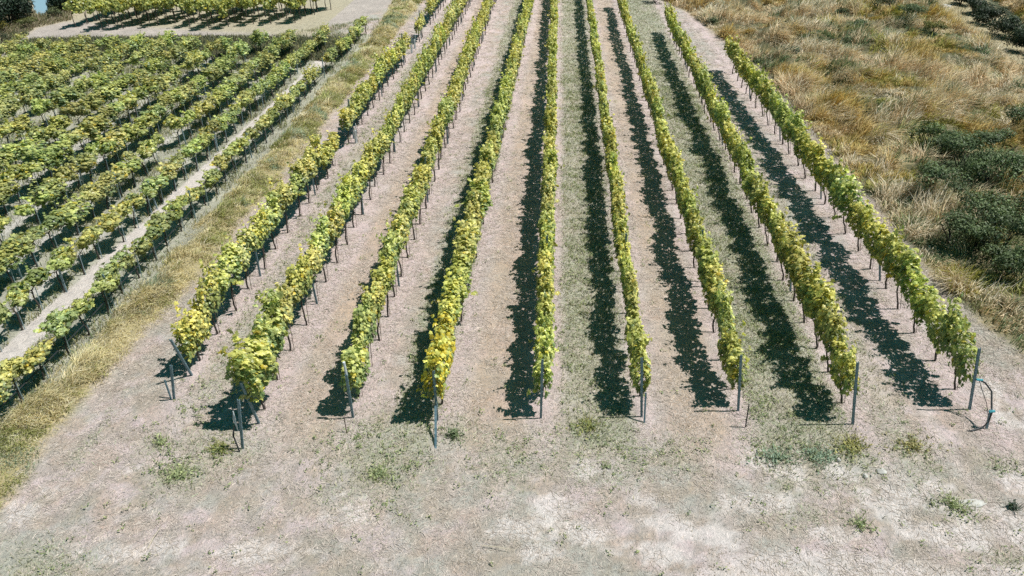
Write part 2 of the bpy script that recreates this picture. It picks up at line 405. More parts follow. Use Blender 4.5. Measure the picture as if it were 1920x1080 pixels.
struct(link('haze_sheet', mesh_np('haze_sheet', wp, [np.array([list(range(len(wp)))])]), M_haze))  # added flat blue sheet standing in for the hazy distance

def scatter(n, x0, x1, y0, y1):
    return R.uniform(x0, x1, n), R.uniform(y0, y1, n)
def in_view(x, y, mx=70, my=60):
    u, v, zc = PX(x, y, 0)
    return (zc > 1) & (u > -mx) & (u < 1920 + mx) & (v > -my) & (v < 1080 + my)

# ------------------------------------------------------------------ straw mulch lying on the open ground
x, y = scatter(900000, -14, 20, 7, 66)
keep = in_view(x, y, 40, 30) & (sdf(wild_poly, x, y) < -.1) & (sdf(strip_poly, x, y) < .1) & (x > -12.5)
keep &= R.random(len(x)) < np.clip(1.0 - (y - 9) / 45, .16, 1) * sst(.25, .55, fbm(x, y, 1.1, 3, 81))
x, y = x[keep], y[keep]; n = len(x); print('straw', n)
az = R.uniform(0, 2 * math.pi, n); L = R.uniform(.05, .16, n) * (1 + (y - 9) / 40); w = R.uniform(.003, .0065, n) * (1 + (y - 9) / 40)
gr = np.clip(green_amount(x, y), 0, 1)[:, None]
c0 = np.array([.60, .515, .46]) * R.uniform(.68, 1.16, (n, 1)); cg = np.array([.42, .45, .31]) * R.uniform(.6, 1.25, (n, 1))
c = np.where(R.random((n, 1)) < gr * .85, cg, c0)
z = zf(x, y) + (fbm(x, y, 3.2, 3, 71) - .5) * .07 + .006
h = np.stack([np.cos(az), np.sin(az), R.uniform(-.04, .14, n)], 1) * L[:, None]; sd = np.stack([-np.sin(az), np.cos(az), R.normal(0, .4, n)], 1) * w[:, None]
b = np.stack([x, y, z], 1)
V = np.stack([b - sd, b + sd, b + h + sd * .5, b + h - sd * .5], 1).reshape(-1, 3)
q = np.array([[0, 1, 2, 3]]) + (np.arange(n) * 4)[:, None]
o = link('straw_mulch', mesh_np('straw_mulch', V, [q], np.repeat(c, 4, 0)), M_straw)
tag(o, 'short dry straw clippings strewn over the bare soil', 'straw', kind='stuff')

# short dry turf, a soft nap over the headland and aisles
x, y = scatter(520000, -14, 20, 7.5, 50)
keep = in_view(x, y, 40, 30) & (sdf(wild_poly, x, y) < 0) & (sdf(strip_poly, x, y) < 0) & (x > -12.3)
keep &= R.random(len(x)) < np.clip(1.1 - (y - 9) / 26, .10, 1) * (.25 + .75 * sst(.36, .56, fbm(x, y, .9, 4, 83))) * (.3 + .9 * sst(.42, .6, fbm(x, y * .7, 3.1, 2, 84)))
for px, py, rx, ry in PALES: keep &= R.random(len(x)) > .9 * np.exp(-(((x - px) / rx) ** 2 + ((y - py) / ry) ** 2))
x, y = x[keep], y[keep]; n = len(x); print('turf', n)
k1 = fbm(x, y, 1.4, 3, 85)[:, None]
c = np.array([.66, .57, .53]) * (1 - k1) + np.array([.44, .44, .36]) * k1
br = sst(.55, .7, fbm(x, y, .7, 3, 87))[:, None]; c = (c * (1 - br) + np.array([.47, .38, .29]) * br) * R.uniform(.65, 1.2, (n, 1))
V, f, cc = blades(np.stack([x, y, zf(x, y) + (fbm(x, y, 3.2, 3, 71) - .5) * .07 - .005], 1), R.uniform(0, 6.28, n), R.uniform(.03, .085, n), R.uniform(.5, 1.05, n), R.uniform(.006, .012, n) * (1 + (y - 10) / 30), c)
tag(link('dry_turf', mesh_np('dry_turf', V, f, cc), M_grass), 'thin parched turf covering the headland and aisles', 'grass', kind='stuff')

# mown green grass between the rows and on the green patches
x, y = scatter(520000, -11, 13, 8, 66)
keep = in_view(x, y, 40, 30) & (R.random(len(x)) < np.clip(green_amount(x, y), 0, 1) * np.clip(1.15 - (y - 10) / 50, .25, 1))
x, y = x[keep], y[keep]; n = len(x); print('mown', n)
g2 = fbm(x, y, 1.3, 3, 91)[:, None]
c = (np.array([.31, .345, .22]) * (1 - g2) + np.array([.46, .43, .24]) * g2) * R.uniform(.6, 1.3, (n, 1))
c = np.where(R.random((n, 1)) < .3, np.array([.56, .51, .38]) * R.uniform(.8, 1.2, (n, 1)), c)
V, f, cc = blades(np.stack([x, y, zf(x, y)], 1), R.uniform(0, 6.28, n), R.uniform(.05, .16, n), R.uniform(.3, 1.0, n), R.uniform(.008, .018, n) * (1 + (y - 10) / 40), c)
tag(link('mown_grass', mesh_np('mown_grass', V, f, cc), M_grass), 'short mown greenish grass in strips between the vine rows', 'grass', kind='stuff')

# long grass on the strip between the two plots
x, y = scatter(60000, -14.5, -8, 8, 66)
sdv = sdf(strip_poly, x, y); keep = in_view(x, y) & (sdv > -.05 + .5 * (fbm(x, y, 1.1, 3, 7) - .5)); x, y, sdv = x[keep], y[keep], sdv[keep]
keep = R.random(len(x)) < np.clip(1.15 - (y - 9) / 70, .4, 1) * (.15 + 1.2 * sst(.3, .62, fbm(x, y, 1.3, 3, 101))); x, y, sdv = x[keep], y[keep], sdv[keep]
x, y, sdv = x[:9500], y[:9500], sdv[:9500]; nt_ = len(x); print('strip tufts', nt_); K = 13
wdt = np.clip((x + 12.9) / 2.6, 0, 1)
gg = sst(.40, .60, fbm(x, y, .55, 3, 111) + .20 * (wdt - .5)); bl = fbm(x, y, .75, 2, 121) > .68; q_ = R.random(nt_)
tc_ = np.where((q_ < gg * .85 + .14)[:, None], np.array([.45, .46, .18]), np.array([.82, .70, .42]))
tc_ = np.where((bl & (q_ < .75))[:, None], np.array([.38, .47, .33]), tc_)
tc_ = np.where((R.random(nt_) < .16)[:, None], np.array([.82, .72, .52]), tc_) * R.uniform(.6, 1.25, (nt_, 1))
th = R.uniform(.14, .38, nt_) * (.45 + 1.1 * sst(.3, .7, fbm(x, y, .8, 3, 131))) * (.6 + .4 * sst(0, .6, sdv))
taz = R.normal(.2, .8, nt_) + 3 * (fbm(x, y, .5, 2, 135) - .5)
bx = (x[:, None] + R.normal(0, .085, (nt_, K))).ravel(); by = (y[:, None] + R.normal(0, .085, (nt_, K))).ravel(); n = len(bx); rp = lambda a: np.repeat(a, K, 0)
c = rp(tc_) * R.uniform(.75, 1.25, (n, 1))
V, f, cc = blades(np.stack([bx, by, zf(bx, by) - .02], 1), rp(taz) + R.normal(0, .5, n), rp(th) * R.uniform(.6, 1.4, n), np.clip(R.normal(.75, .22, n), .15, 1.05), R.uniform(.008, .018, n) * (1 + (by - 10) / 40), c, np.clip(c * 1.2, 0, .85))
tag(link('long_grass', mesh_np('long_grass', V, f, cc), M_grass), 'long yellow and green grass on the strip between the two plots', 'grass', kind='stuff')

# grass floor of the close-planted plot
x, y = scatter(260000, -40, -12.6, 12, 57)
keep = in_view(x, y) & (x < -13) & (sdf(lpath_poly, x, y) < -.1) & (seg_dist(palepath, x, y) > .38)
keep &= R.random(len(x)) < .15 + .8 * sst(.4, .65, fbm(x, y, .9, 3, 141)); x, y = x[keep], y[keep]; n = len(x); print('lfield', n)
c = np.where(R.random((n, 1)) < .5, np.array([.40, .37, .18]), np.array([.26, .31, .17])) * R.uniform(.6, 1.3, (n, 1))
V, f, cc = blades(np.stack([x, y, zf(x, y)], 1), R.uniform(0, 6.28, n), R.uniform(.08, .28, n), R.uniform(.3, .9, n), R.uniform(.015, .03, n), c)
tag(link('plot_grass', mesh_np('plot_grass', V, f, cc), M_grass), 'rough olive grass between the close-planted vine rows', 'grass', kind='stuff')

# wild grass
GRN = [(1700, 520, .9, .7), (1800, 600, 1.2, .8), (1640, 360, .7, .7), (1560, 60, 1.4, .9), (1760, 190, 1.0, .7), (1840, 220, 1.2, .8), (1890, 560, 1.4, .9), (1770, 470, 1.5, .9), (1480, 130, 1.2, .8), (1440, 100, .8, .6), (1790, 350, 2.6, 1), (1860, 330, 2.4, 1), (1740, 275, 1.6, 1), (1900, 460, 2.0, 1), (1830, 520, 1.3, .9), (1700, 430, .8, .8), (1590, 20, 1.8, 1), (1690, 50, 2.0, 1), (1640, 30, 1.8, 1), (1600, 60, 1.2, .8), (1740, 80, 1.8, 1), (1690, 70, 1.2, .9), (1800, 330, 1.8, 1), (1735, 250, 1.1, 1), (1850, 430, 1.8, 1), (1880, 300, 1.4, .9), (1780, 420, .8, .8), (1690, 300, .6, .5),
       (1480, 115, 1.0, .9), (1330, 45, .6, .8), (1860, 560, .9, .8), (1500, 200, .5, .5), (1600, 330, .5, .6), (1720, 470, .5, .7), (1660, 130, 1, .6), (1800, 140, 1.2, .5), (1480, 60, .8, .5), (1820, 470, 1.2, .8)]
GRN = [(*G(a, b), c, d) for a, b, c, d in GRN]
def wild_green(x, y):
    g = (sst(.52, .72, fbm(x, y, .28, 3, 151)) * .7)
    for a, b, r, e in GRN: g = np.maximum(g, e * np.exp(-((x - a) ** 2 + (y - b) ** 2) / r ** 2))
    return g
x, y = scatter(60000, 4, 46, 15, 74)
lump = fbm(x, y, .55, 3, 161); fine = fbm(x, y, 1.6, 2, 163)
inw = np.maximum(sdf(wild_poly, x, y), sdf(bank_poly, x, y))
keep = in_view(x, y, 120, 80) & (inw > .05) & (R.random(len(x)) < (.10 + 1.0 * sst(.38, .58, fine)) * (1 - .25 * (wild_green(x, y) > .75)) + .8 * (inw < .9)); x, y, lump, inw = x[keep], y[keep], lump[keep], inw[keep]
x, y, lump, inw = x[:13500], y[:13500], lump[:13500], inw[:13500]; nt_ = len(x); print('tufts', nt_)
K = 22
th = R.uniform(.35, .95, nt_) * (.25 + 1.45 * sst(.3, .7, lump)) * (.75 + .25 * sst(0, 1.2, inw)); th = np.maximum(th, .28)
gt = wild_green(x, y); kindr = R.random(nt_)
gold = sst(.45, .62, fbm(x, y, .4, 3, 171))[:, None]; pale = sst(.5, .62, fbm(x, y, .8, 2, 173))[:, None]
tan = np.array([.80, .60, .39]) * (1 - gold) + np.array([.62, .44, .16]) * gold
tan = tan * (1 - pale) + np.array([.84, .69, .50]) * pale
grn = np.array([.17, .23, .115]) * (1 - gold) + np.array([.42, .39, .10]) * gold
tc_ = np.where((kindr < gt * 1.05)[:, None], grn * R.uniform(.6, 1.5, (nt_, 1)), tan * R.uniform(.65, 1.25, (nt_, 1)))
th = np.where(kindr < gt * 1.05, th * .75, th) * .88
taz = R.normal(0, .75, nt_) + 4.5 * (fbm(x, y, .55, 2, 181) - .5)
sp = .15
bx = (x[:, None] + R.normal(0, sp, (nt_, K))).ravel(); by = (y[:, None] + R.normal(0, sp, (nt_, K))).ravel()
n = len(bx); rp = lambda a: np.repeat(a, K, 0)
L = rp(th) * R.uniform(.6, 1.35, n)
c = rp(tc_) * R.uniform(.75, 1.25, (n, 1)); tipc = np.clip(c * np.array([1.3, 1.28, 1.22]) + .02, 0, .8)
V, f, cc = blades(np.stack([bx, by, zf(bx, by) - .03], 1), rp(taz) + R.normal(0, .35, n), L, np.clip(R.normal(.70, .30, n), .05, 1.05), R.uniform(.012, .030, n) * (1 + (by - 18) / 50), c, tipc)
tag(link('wild_grass', mesh_np('wild_grass', V, f, cc), M_grass), 'tall wind-bent tan and green wild grass on the rough slope', 'grass', kind='stuff')
# thin weeds and fallen stems along the edge and in the grassy path at the top
x, y = scatter(60000, 10, 42, 30, 74)
keep = in_view(x, y) & (sdf(wild_poly, x, y) < .3) & (sdf(wild_poly, x, y) > -3.5) & (sdf(bank_poly, x, y) < 0) & (x > 11.2); x, y = x[keep], y[keep]; n = len(x)
c = np.where(R.random((n, 1)) < .4, np.array([.28, .27, .12]), np.array([.42, .35, .24])) * R.uniform(.6, 1.3, (n, 1))
V, f, cc = blades(np.stack([x, y, zf(x, y)], 1), R.uniform(0, 6.28, n), R.uniform(.08, .25, n), R.uniform(.3, 1, n), R.uniform(.02, .035, n), c)
tag(link('path_grass', mesh_np('path_grass', V, f, cc), M_grass), 'short trampled grass beside the wild slope', 'grass', kind='stuff')

# ------------------------------------------------------------------ grapevines
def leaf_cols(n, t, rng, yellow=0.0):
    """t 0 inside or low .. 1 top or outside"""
    a = np.array([.20, .28, .125]); b = np.array([.73, .705, .235])  # shaded grey-green to sunlit yellow, painted into the leaves by t
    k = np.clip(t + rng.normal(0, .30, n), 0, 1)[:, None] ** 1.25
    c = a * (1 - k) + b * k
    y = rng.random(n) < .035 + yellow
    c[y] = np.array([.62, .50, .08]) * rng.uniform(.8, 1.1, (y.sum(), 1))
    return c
def crown_hedge(rng, n=640, tmpl='hi', half=.70, yellow=0.0, size=(.075, .135)):
    y = rng.uniform(-half, half, n)
    ph = rng.uniform(0, 6.28, 4)
    top = 1.76 + .12 * np.sin(3.1 * y + ph[0]) + .10 * np.sin(7.3 * y + ph[1])
    bot = .86 + .09 * np.sin(4.3 * y + ph[2]) + .06 * np.sin(9 * y)
    t = rng.beta(1.35, 1.1, n); z = bot + (top - bot) * t
    w = (.10 + .125 * np.sin(np.clip(t, 0, 1) * 2.6 + .25)) * (1 + .30 * np.sin(5.5 * y + ph[3] + 3 * t))
    side = np.where(rng.random(n) < .5, -1, 1); r = np.where(t > .75, rng.random(n), rng.random(n) ** .5)
    x = side * w * r
    pos = np.stack([x, y, z], 1)
    nr = np.stack([side * (.9 - .5 * t), rng.normal(0, .35, n), .5 + .85 * t + rng.normal(0, .2, n)], 1) + rng.normal(0, .36, (n, 3))
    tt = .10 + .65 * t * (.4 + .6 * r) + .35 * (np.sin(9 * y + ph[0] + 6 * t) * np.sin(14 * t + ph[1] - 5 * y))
    tt = tt + .30 * sst(.55, .85, t)  # upper leaves painted brighter still, as if in full sun
    P = [pos]; NN = [nr]; T = [tt]
    for k in range(rng.integers(7, 11)):                      # stray shoots
        y0 = rng.uniform(-half, half); s = rng.choice([-1, 1]); m = rng.integers(5, 10)
        if rng.random() < .86: d = np.array([s * rng.uniform(.0, .45), rng.normal(0, .35), 1.0]); p0 = np.array([s * .08, y0, 1.62])
        else: d = np.array([s * 1.0, rng.normal(0, .4), rng.uniform(-.3, .3)]) * .6; p0 = np.array([s * .14, y0, rng.uniform(.9, 1.5)])
        u = np.linspace(0, 1, m)[:, None] * rng.uniform(.2, .55)
        p = p0 + d * u; p[:, 2] -= .25 * u[:, 0] ** 2
        P.append(p + rng.normal(0, .025, p.shape)); NN.append(rng.normal(0, .5, p.shape) + np.array([s * .4, 0, .7])); T.append(np.full(m, .95))
    pos = np.concatenate(P); nr = np.concatenate(NN); tt = np.concatenate(T)
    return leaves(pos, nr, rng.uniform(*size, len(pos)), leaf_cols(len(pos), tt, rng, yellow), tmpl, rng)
def crown_bush(rng, n=480, tmpl='hi', size=(.075, .135), yellow=.02, fill=1.0):
    P = []; NN = []; T = []
    lob = rng.integers(4, 7)
    for k in range(lob):
        cen = np.array([rng.normal(0, .10), rng.uniform(-.5, .5) * fill, rng.uniform(1.0, 1.40)]); rad = np.array([.22, .28, .22]) * rng.uniform(.7, 1.25)
        m = n // lob; d = rng.normal(size=(m, 3)); d /= np.linalg.norm(d, axis=1, keepdims=True)
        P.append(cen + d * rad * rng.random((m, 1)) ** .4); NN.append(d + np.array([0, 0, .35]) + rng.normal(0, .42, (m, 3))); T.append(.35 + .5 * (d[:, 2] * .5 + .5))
    for k in range(rng.integers(4, 8)):
        m = rng.integers(5, 9); a = rng.uniform(0, 6.28); d = np.array([math.cos(a) * .6, math.sin(a) * .9, rng.uniform(.2, 1.1)])
        u = np.linspace(.2, 1, m)[:, None] * rng.uniform(.25, .5)
        p = np.array([0, rng.uniform(-.4, .4) * fill, 1.25]) + d * u; p[:, 2] -= .4 * u[:, 0] ** 2
        P.append(p); NN.append(rng.normal(0, .5, p.shape) + np.array([0, 0, .7])); T.append(np.full(m, .95))
    pos = np.concatenate(P); nr = np.concatenate(NN); tt = np.concatenate(T)
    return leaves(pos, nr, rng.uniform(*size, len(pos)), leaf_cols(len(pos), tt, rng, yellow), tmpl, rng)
def trunk_geo(rng, k=6, arms=True):
    z = np.linspace(-.05, .92, 8); wob = np.cumsum(rng.normal(0, .018, (8, 2)), 0)
    pts = np.stack([wob[:, 0], wob[:, 1], z], 1)
    A = Acc(); V, f = tube(pts, np.linspace(.030, .019, 8), k); A.add(V, f, (1, 1, 1))
    if arms:
        for s in (-1, 1):
            u = np.linspace(0, 1, 5); p = pts[-1] + np.stack([rng.normal(0, .012, 5), s * .62 * u, .10 * np.sin(u * 1.6) + rng.normal(0, .012, 5)], 1)
            p[0] = pts[-1] - np.array([0, 0, .03]); V, f = tube(p, np.linspace(.018, .009, 5), 5); A.add(V, f, (1, 1, 1))
    return A
def mk(fn, name, **kw):
    v, f, c = fn(**kw); return mesh_np(name, v, f, c)
rv = np.random.default_rng(21)
HEDGE = [mk(crown_hedge, 'crown', rng=rv) for _ in range(14)]
HEDGE_Y = [mk(crown_hedge, 'crown', rng=rv, yellow=.45) for _ in range(2)]
BUSH = [mk(crown_bush, 'crown', rng=rv, fill=f_) for f_ in (1, 1, 1, .9, .8, .7, 1, .9, .6, 1)]
LHEDGE = []
for _ in range(7):
    v_, f_, c_ = crown_hedge(rv, 620, 'hi', half=.62, size=(.07, .125)); LHEDGE.append(mesh_np('crown', v_ * np.array([1.08, .9, .80]), f_, c_))
TRUNK = [trunk_geo(rv).mesh('trunk', True) for _ in range(6)]
def rod(h, r=.008, lean=0.02):
    A = Acc(); V, f = tube([(.06, .02, -.05), (.06 + lean, .02, h)], r, 5); A.add(V, f, (1, 1, 1)); return A.mesh('stake')
ROD_R = rod(1.0); ROD_B = rod(.82, .013)
for me in HEDGE + HEDGE_Y + BUSH + LHEDGE: me.materials.append(M_leaf)
for me in TRUNK: me.materials.append(M_bark)
ROD_R.materials.append(M_rod); ROD_B.materials.append(M_bluerod)

ORD = ('first second third fourth fifth sixth seventh eighth ninth tenth eleventh twelfth thirteenth fourteenth fifteenth sixteenth seventeenth eighteenth nineteenth twentieth').split()
TENS = {20: 'twenty', 30: 'thirty', 40: 'forty', 50: 'fifty'}
def ordi(k):
    if k <= 20: return ORD[k - 1]
    t = k // 10 * 10
    return {30: 'thirtieth', 40: 'fortieth', 50: 'fiftieth'}[k] if k == t else TENS[t] + '-' + ORD[k - t - 1]

LEAN = [.0, 0, 0, 0, .0, -.17, -.22, -.36, -.40]       # metres at the top
HSC = [.98, 1.0, 1.0, 1.02, 1.0, .98, 1.0, 1.06, 1.10]
vines = []      # (zc, kind, row, k, x, y, lean, sx, sz, colour, yellow)
R1GAPS = [(335, 2000, 1), (308, 335, .7), (284, 308, 0), (150, 284, .92), (128, 150, .8), (113, 128, .78), (80, 113, 0), (68, 80, .75), (54, 68, 0), (-100, 54, .92)]
for i in range(9):
    ys = G(*start_px[i])[1] + .45; k = 0; y = ys
    while y < far_y[i]:
        x = rowx(i, y) + R.normal(0, .03)
        u, v, zc = PX(x, y)
        sc = R.uniform(.88, 1.09); wx = R.uniform(.78, 1.18); yel = False; vig = 1.0
        if i == 0:
            for a, b, s in R1GAPS:
                if a <= v < b: sc *= max(s, 0); vig = s
        if i == 1 and k < 2: sc *= 1.06; wx *= 1.75 if k == 0 else 1.5
        if i == 1 and k in (3, 4): wx *= .85
        wx *= [1.0, .96, .96, 1.0, .90, .82, .88, 1.0, 1.08][i]
        if i == 3 and k < 2: yel = True
        if i == 3 and k in (4, 7): wx *= 1.45
        if i == 7 and k in (2, 3): sc *= 1.06; wx *= 1.3
        if i == 8 and k in (3, 7): sc *= 1.07; wx *= 1.25
        k += 1
        if vig > 0:
            ty = R.uniform(.85, 1.12)
            vines.append([zc, 'R', i, k, x, y, LEAN[i], wx, sc * HSC[i], (ty * R.uniform(.92, 1.12), ty, ty * R.uniform(.8, 1.1), 1), yel])
        y += 1.24 + R.normal(0, .04)
for k_ in range(14):
    y = 9.5 + R.uniform(0, 1.1); k = 0
    while y < LROW_END[k_] + (.3 if k_ > 2 else 0):
        x = lrowx(k_, y) + R.normal(0, .05)
        u, v, zc = PX(x, y, .9)
        gap = R.random() < (.08 if k_ == 0 else .02)
        sc = R.uniform(.88, 1.12) * (1.0 if k_ else .95)
        if u > -45 and not gap:
            k += 1
            ty = R.uniform(.75, 1.15)
            vines.append([zc, 'L', k_, k, x, y, 0, R.uniform(.95, 1.2) * (.95, 1.05, 1.2, 1.3)[min(k_, 3)], sc * (.78, .82, .86, .90)[min(k_, 3)], (ty * R.uniform(.9, 1.15), ty, ty * R.uniform(.8, 1.1), 1), False])
        y += (1.08 if k_ < 3 else .95) + R.normal(0, .06)
# the plot beyond the pale path
for fx, fy in [(150, 52), (190, 56), (232, 54), (265, 47), (300, 48), (330, 44), (355, 50), (392, 53), (430, 50), (476, 45), (512, 45), (556, 42), (592, 28), (622, 18), (660, 12), (212, 44), (410, 40), (455, 38), (535, 34), (575, 24), (170, 44), (700, 6), (640, 10)]:
    x0, y0 = G(fx, fy)
    for j in range(10):
        y = y0 + 1.0 * j + R.uniform(-.1, .1); x = x0 + R.normal(0, .1) + .1 * j
        u, v, zc = PX(x, y, 1.6)
        if v > -25: vines.append([zc, 'B', 0, 0, x, y, 0, R.uniform(1.25, 1.6), R.uniform(1.08, 1.25), (.88, .88, .78, 1), False])

vis = []
for vn in vines:
    u, v, zc = PX(vn[4], vn[5], .9); u2, v2, _ = PX(vn[4], vn[5], 1.8)
    vis.append(-30 < u < 1950 and v > -15 and v2 < 1080)
order = sorted([k for k in range(len(vines)) if vis[k] and vines[k][1] != 'B'], key=lambda k: vines[k][0])
solo = set(order[:300]); print('vines', len(vines), 'in view', sum(vis))
rest = Acc(); rest_t = Acc()
LO_H = [crown_hedge(rv, 380, 'lo', size=(.10, .16)) for _ in range(6)]; LO_B = [crown_bush(rv, 400, 'lo', size=(.085, .15), fill=1) for _ in range(8)]
LO_L = [crown_hedge(rv, 560, 'lo', half=.66, size=(.07, .125)) for _ in range(6)] + [crown_bush(rv, 520, 'lo', size=(.07, .125), fill=1) for _ in range(4)]
TR_LO = [trunk_geo(rv, 4, False) for _ in range(3)]
TR_LO = [(np.concatenate(a.v), [np.concatenate(x) for x in a.f.values()]) for a in TR_LO]
rows_said = ['first open row off the grass strip', 'second open row off the grass strip', 'third open row off the grass strip', 'fourth open row off the grass strip', 'fifth open row off the grass strip',
             'sixth open row off the grass strip', 'seventh open row off the grass strip', 'eighth open row, next but one to the wild grass', 'ninth open row, beside the wild grass']
for q_, vn in enumerate(vines):
    zc, kd, ri, k, x, y, lean, wx, sc, colr, yel = vn
    if kd == 'L': colr = (colr[0] * .86, colr[1] * .90, colr[2] * 1.06, 1)
    z0 = float(zf(x, y))
    flip = math.pi if R.random() < .5 else 0.0
    if q_ in solo:
        rn = random.Random(q_)
        t = empty('grapevine', (x, y, z0), rn.uniform(-.04, .04))
        t.rotation_euler = (rn.uniform(-.03, .03), math.atan2(lean, 1.85), rn.uniform(-.04, .04))
        if kd == 'R':
            ad = 'yellow-leaved' if yel else ('wide bushy' if wx > 1.35 else ('sparse low' if sc < .75 else 'green'))
            rs = rows_said[ri].replace(', next but one to the wild grass', ' off the grass strip').replace(', beside the wild grass', ' beside the wild grass')
            lab = f'{ad} grapevine, {ordi(k)} from the near end, {ORD[ri]} open row from the strip'
            me = rn.choice(HEDGE_Y if yel else HEDGE)
        else:
            lab = f'bushy grapevine, {ordi(k)} visible from the near end, {ORD[ri]} close-planted row from strip'
            me = rn.choice(BUSH if ri < 2 else BUSH + LHEDGE)
        tag(t, lab, 'grapevine', 'grapevines in the open rows' if kd == 'R' else 'grapevines in the close-planted plot')
        cr = link('crown', me, None, t); cr.scale = (wx, 1.0 if kd == 'R' else 1.25, sc); cr.rotation_euler = (0, 0, flip); cr.color = colr
        if kd == 'R' and k <= 2: cr.scale.z *= (1.38, 1.22)[k - 1]; cr.location.z = (-.62, -.34)[k - 1]
        elif kd == 'R' and ri < 4: cr.location.z = .13
        elif kd == 'R' and ri >= 4: cr.scale.z *= 1.14; cr.location.z = -.20
        tr = link('trunk', rn.choice(TRUNK), None, t); tr.rotation_euler = (0, 0, rn.choice([0, math.pi])); tr.scale = (1.0, 1.0, (.80 if kd == 'L' else (1.07 if ri < 4 else .95)) + .1 * rn.random())
        link('stake', ROD_R if kd == 'R' else ROD_B, None, t)
    else:
        pick = LO_H if kd == 'R' else (LO_L if kd == 'L' else LO_B)
        ch = R.integers(0, len(pick)); v, f, c = pick[ch]
        if kd == 'L' and ch < 6: v = v * np.array([1.08, .9, .80])
        v = v * np.array([wx, 1 if kd == 'R' else 1.2, sc]); v = v * (np.array([-1, -1, 1]) if flip else 1)
        if kd == 'R' and ri < 4: v = v + np.array([0, 0, .13])
        if kd == 'B': v = v * np.array([1.2, 1.15, 1.4]); v[:, 2] -= .45
        v = v + np.array([x, y, z0]) + np.outer(v[:, 2], [lean / 1.85, 0, 0])
        rest.add(v, f, c * np.array(colr[:3]))
        v, f = TR_LO[R.integers(0, 3)]; rest_t.add(v * np.array([1.2, 1.2, .85 if kd == 'L' else 1.1]) + np.array([x, y, z0]), f, (1, 1, 1))
# one object: leaves and stems of every vine past the three hundred nearest
Vl = np.concatenate(rest.v); Vt = np.concatenate(rest_t.v)
fl = [np.concatenate(a) for a in rest.f.values()]; ft = [np.concatenate(a) + len(Vl) for a in rest_t.f.values()]
me = mesh_np('distant_grapevines', np.concatenate([Vl, Vt]), fl + ft, np.concatenate([np.concatenate(rest.c), np.concatenate(rest_t.c)]))
me.materials.append(M_leaf); me.materials.append(M_bark)
nl = sum(len(a) for a in fl); ntk = sum(len(a) for a in ft)
me.polygons.foreach_set('material_index', np.concatenate([np.zeros(nl, np.int32), np.ones(ntk, np.int32)]))
tag(link('distant_grapevines', me, None), 'far grapevines running together in a leafy mass at the back of the plots', 'grapevines', kind='stuff')

# ------------------------------------------------------------------ posts
def channel_post(h, w=.055, d=.04, t=.004, base=-.1, notches=True):
    """open steel channel with hooks up both edges"""
    out = [(-w / 2, -d / 2), (w / 2, -d / 2), (w / 2, d / 2), (w / 2 - t * 3, d / 2), (w / 2 - t * 3, -d / 2 + t * 2), (-w / 2 + t * 3, -d / 2 + t * 2), (-w / 2 + t * 3, d / 2), (-w / 2, d / 2)]
    n = len(out); V = [(x, y, base) for x, y in out] + [(x, y, h) for x, y in out]
    q = [(i, (i + 1) % n, n + (i + 1) % n, n + i) for i in range(n)]
    caps = [(n + 5, n + 6, n + 7, n + 0), (n + 0, n + 1, n + 4, n + 5), (n + 1, n + 2, n + 3, n + 4)]
    A = Acc(); A.add(np.array(V, float), [np.array(q + caps)], (1, 1, 1))
    if notches:
        for z in np.arange(.5, h - .05, .18):
            for s in (-1, 1):
                b = np.array([(s * w / 2, -.008, z), (s * w / 2, .008, z), (s * (w / 2 + .014), .008, z + .012), (s * (w / 2 + .014), -.008, z + .012), (s * w / 2, -.008, z + .02), (s * w / 2, .008, z + .02)])
                A.add(b, [np.array([(0, 1, 2, 3), (4, 3, 2, 5)]), np.array([(0, 3, 4), (1, 5, 2)])], (1, 1, 1))
    return A
POST = channel_post(1.88).mesh('trellis_post'); POST.materials.append(M_steel)
POST_L = channel_post(1.15, .045).mesh('trellis_post'); POST_L.materials.append(M_bluerod)
def slanted(p0, p1, w=.055):
    p0 = np.array(p0, float); p1 = np.array(p1, float); L = np.linalg.norm(p1 - p0); d = (p1 - p0) / L
    A = channel_post(L, w, .04, .004, -.06); v = np.concatenate(A.v)
    sx = np.cross([0, 1, 0.001], d); sx /= np.linalg.norm(sx); sy = np.cross(d, sx)
    return v[:, :1] * sx + v[:, 1:2] * sy + v[:, 2:] * d + p0, [np.concatenate(a) for a in A.f.values()]
def barmesh(name, bars, m):
    A = Acc()
    for b in bars: A.add(*b, (1, 1, 1))
    me = A.mesh(name); me.materials.append(m); return me
row_short = [f'{ORD[i]} open row off the grass strip' for i in range(8)] + ['ninth open row beside the wild grass']
for i in range(9):
    yy = near_pt[i][1] + 6.2; k = 1
    while yy < far_y[i] + .5:
        x = rowx(i, yy); u, v, zc = PX(x, yy, 1)
        if v > -20:
            o = link('trellis_post', POST, None); o.location = (x + .03, yy, float(zf(x, yy))); o.rotation_euler = (0, math.atan2(LEAN[i], 1.85) + R.normal(0, .02), R.normal(0, .1))
            tag(o, f'grey-blue steel post, {ordi(k)} behind the end post, {ORD[i]} open row from the strip', 'post', 'steel posts along the open rows')
        k += 1; yy += 6.2
for ri in range(4):
    yy = 12.4 + .7 * ri; k = 1
    while yy < LROW_END[ri]:
        x = lrowx(ri, yy); u, v, zc = PX(x, yy, .8)
        if u > 0 and v > -10:
            o = link('trellis_post', POST_L, None); o.location = (x + .05, yy, float(zf(x, yy))); o.rotation_euler = (0, R.normal(0, .03), R.normal(0, .1))
            tag(o, f'pale steel post, {ordi(k)} visible from the near end, {ORD[ri]} close-planted row from strip', 'post', 'steel posts in the close-planted plot'); k += 1
        yy += 5.95

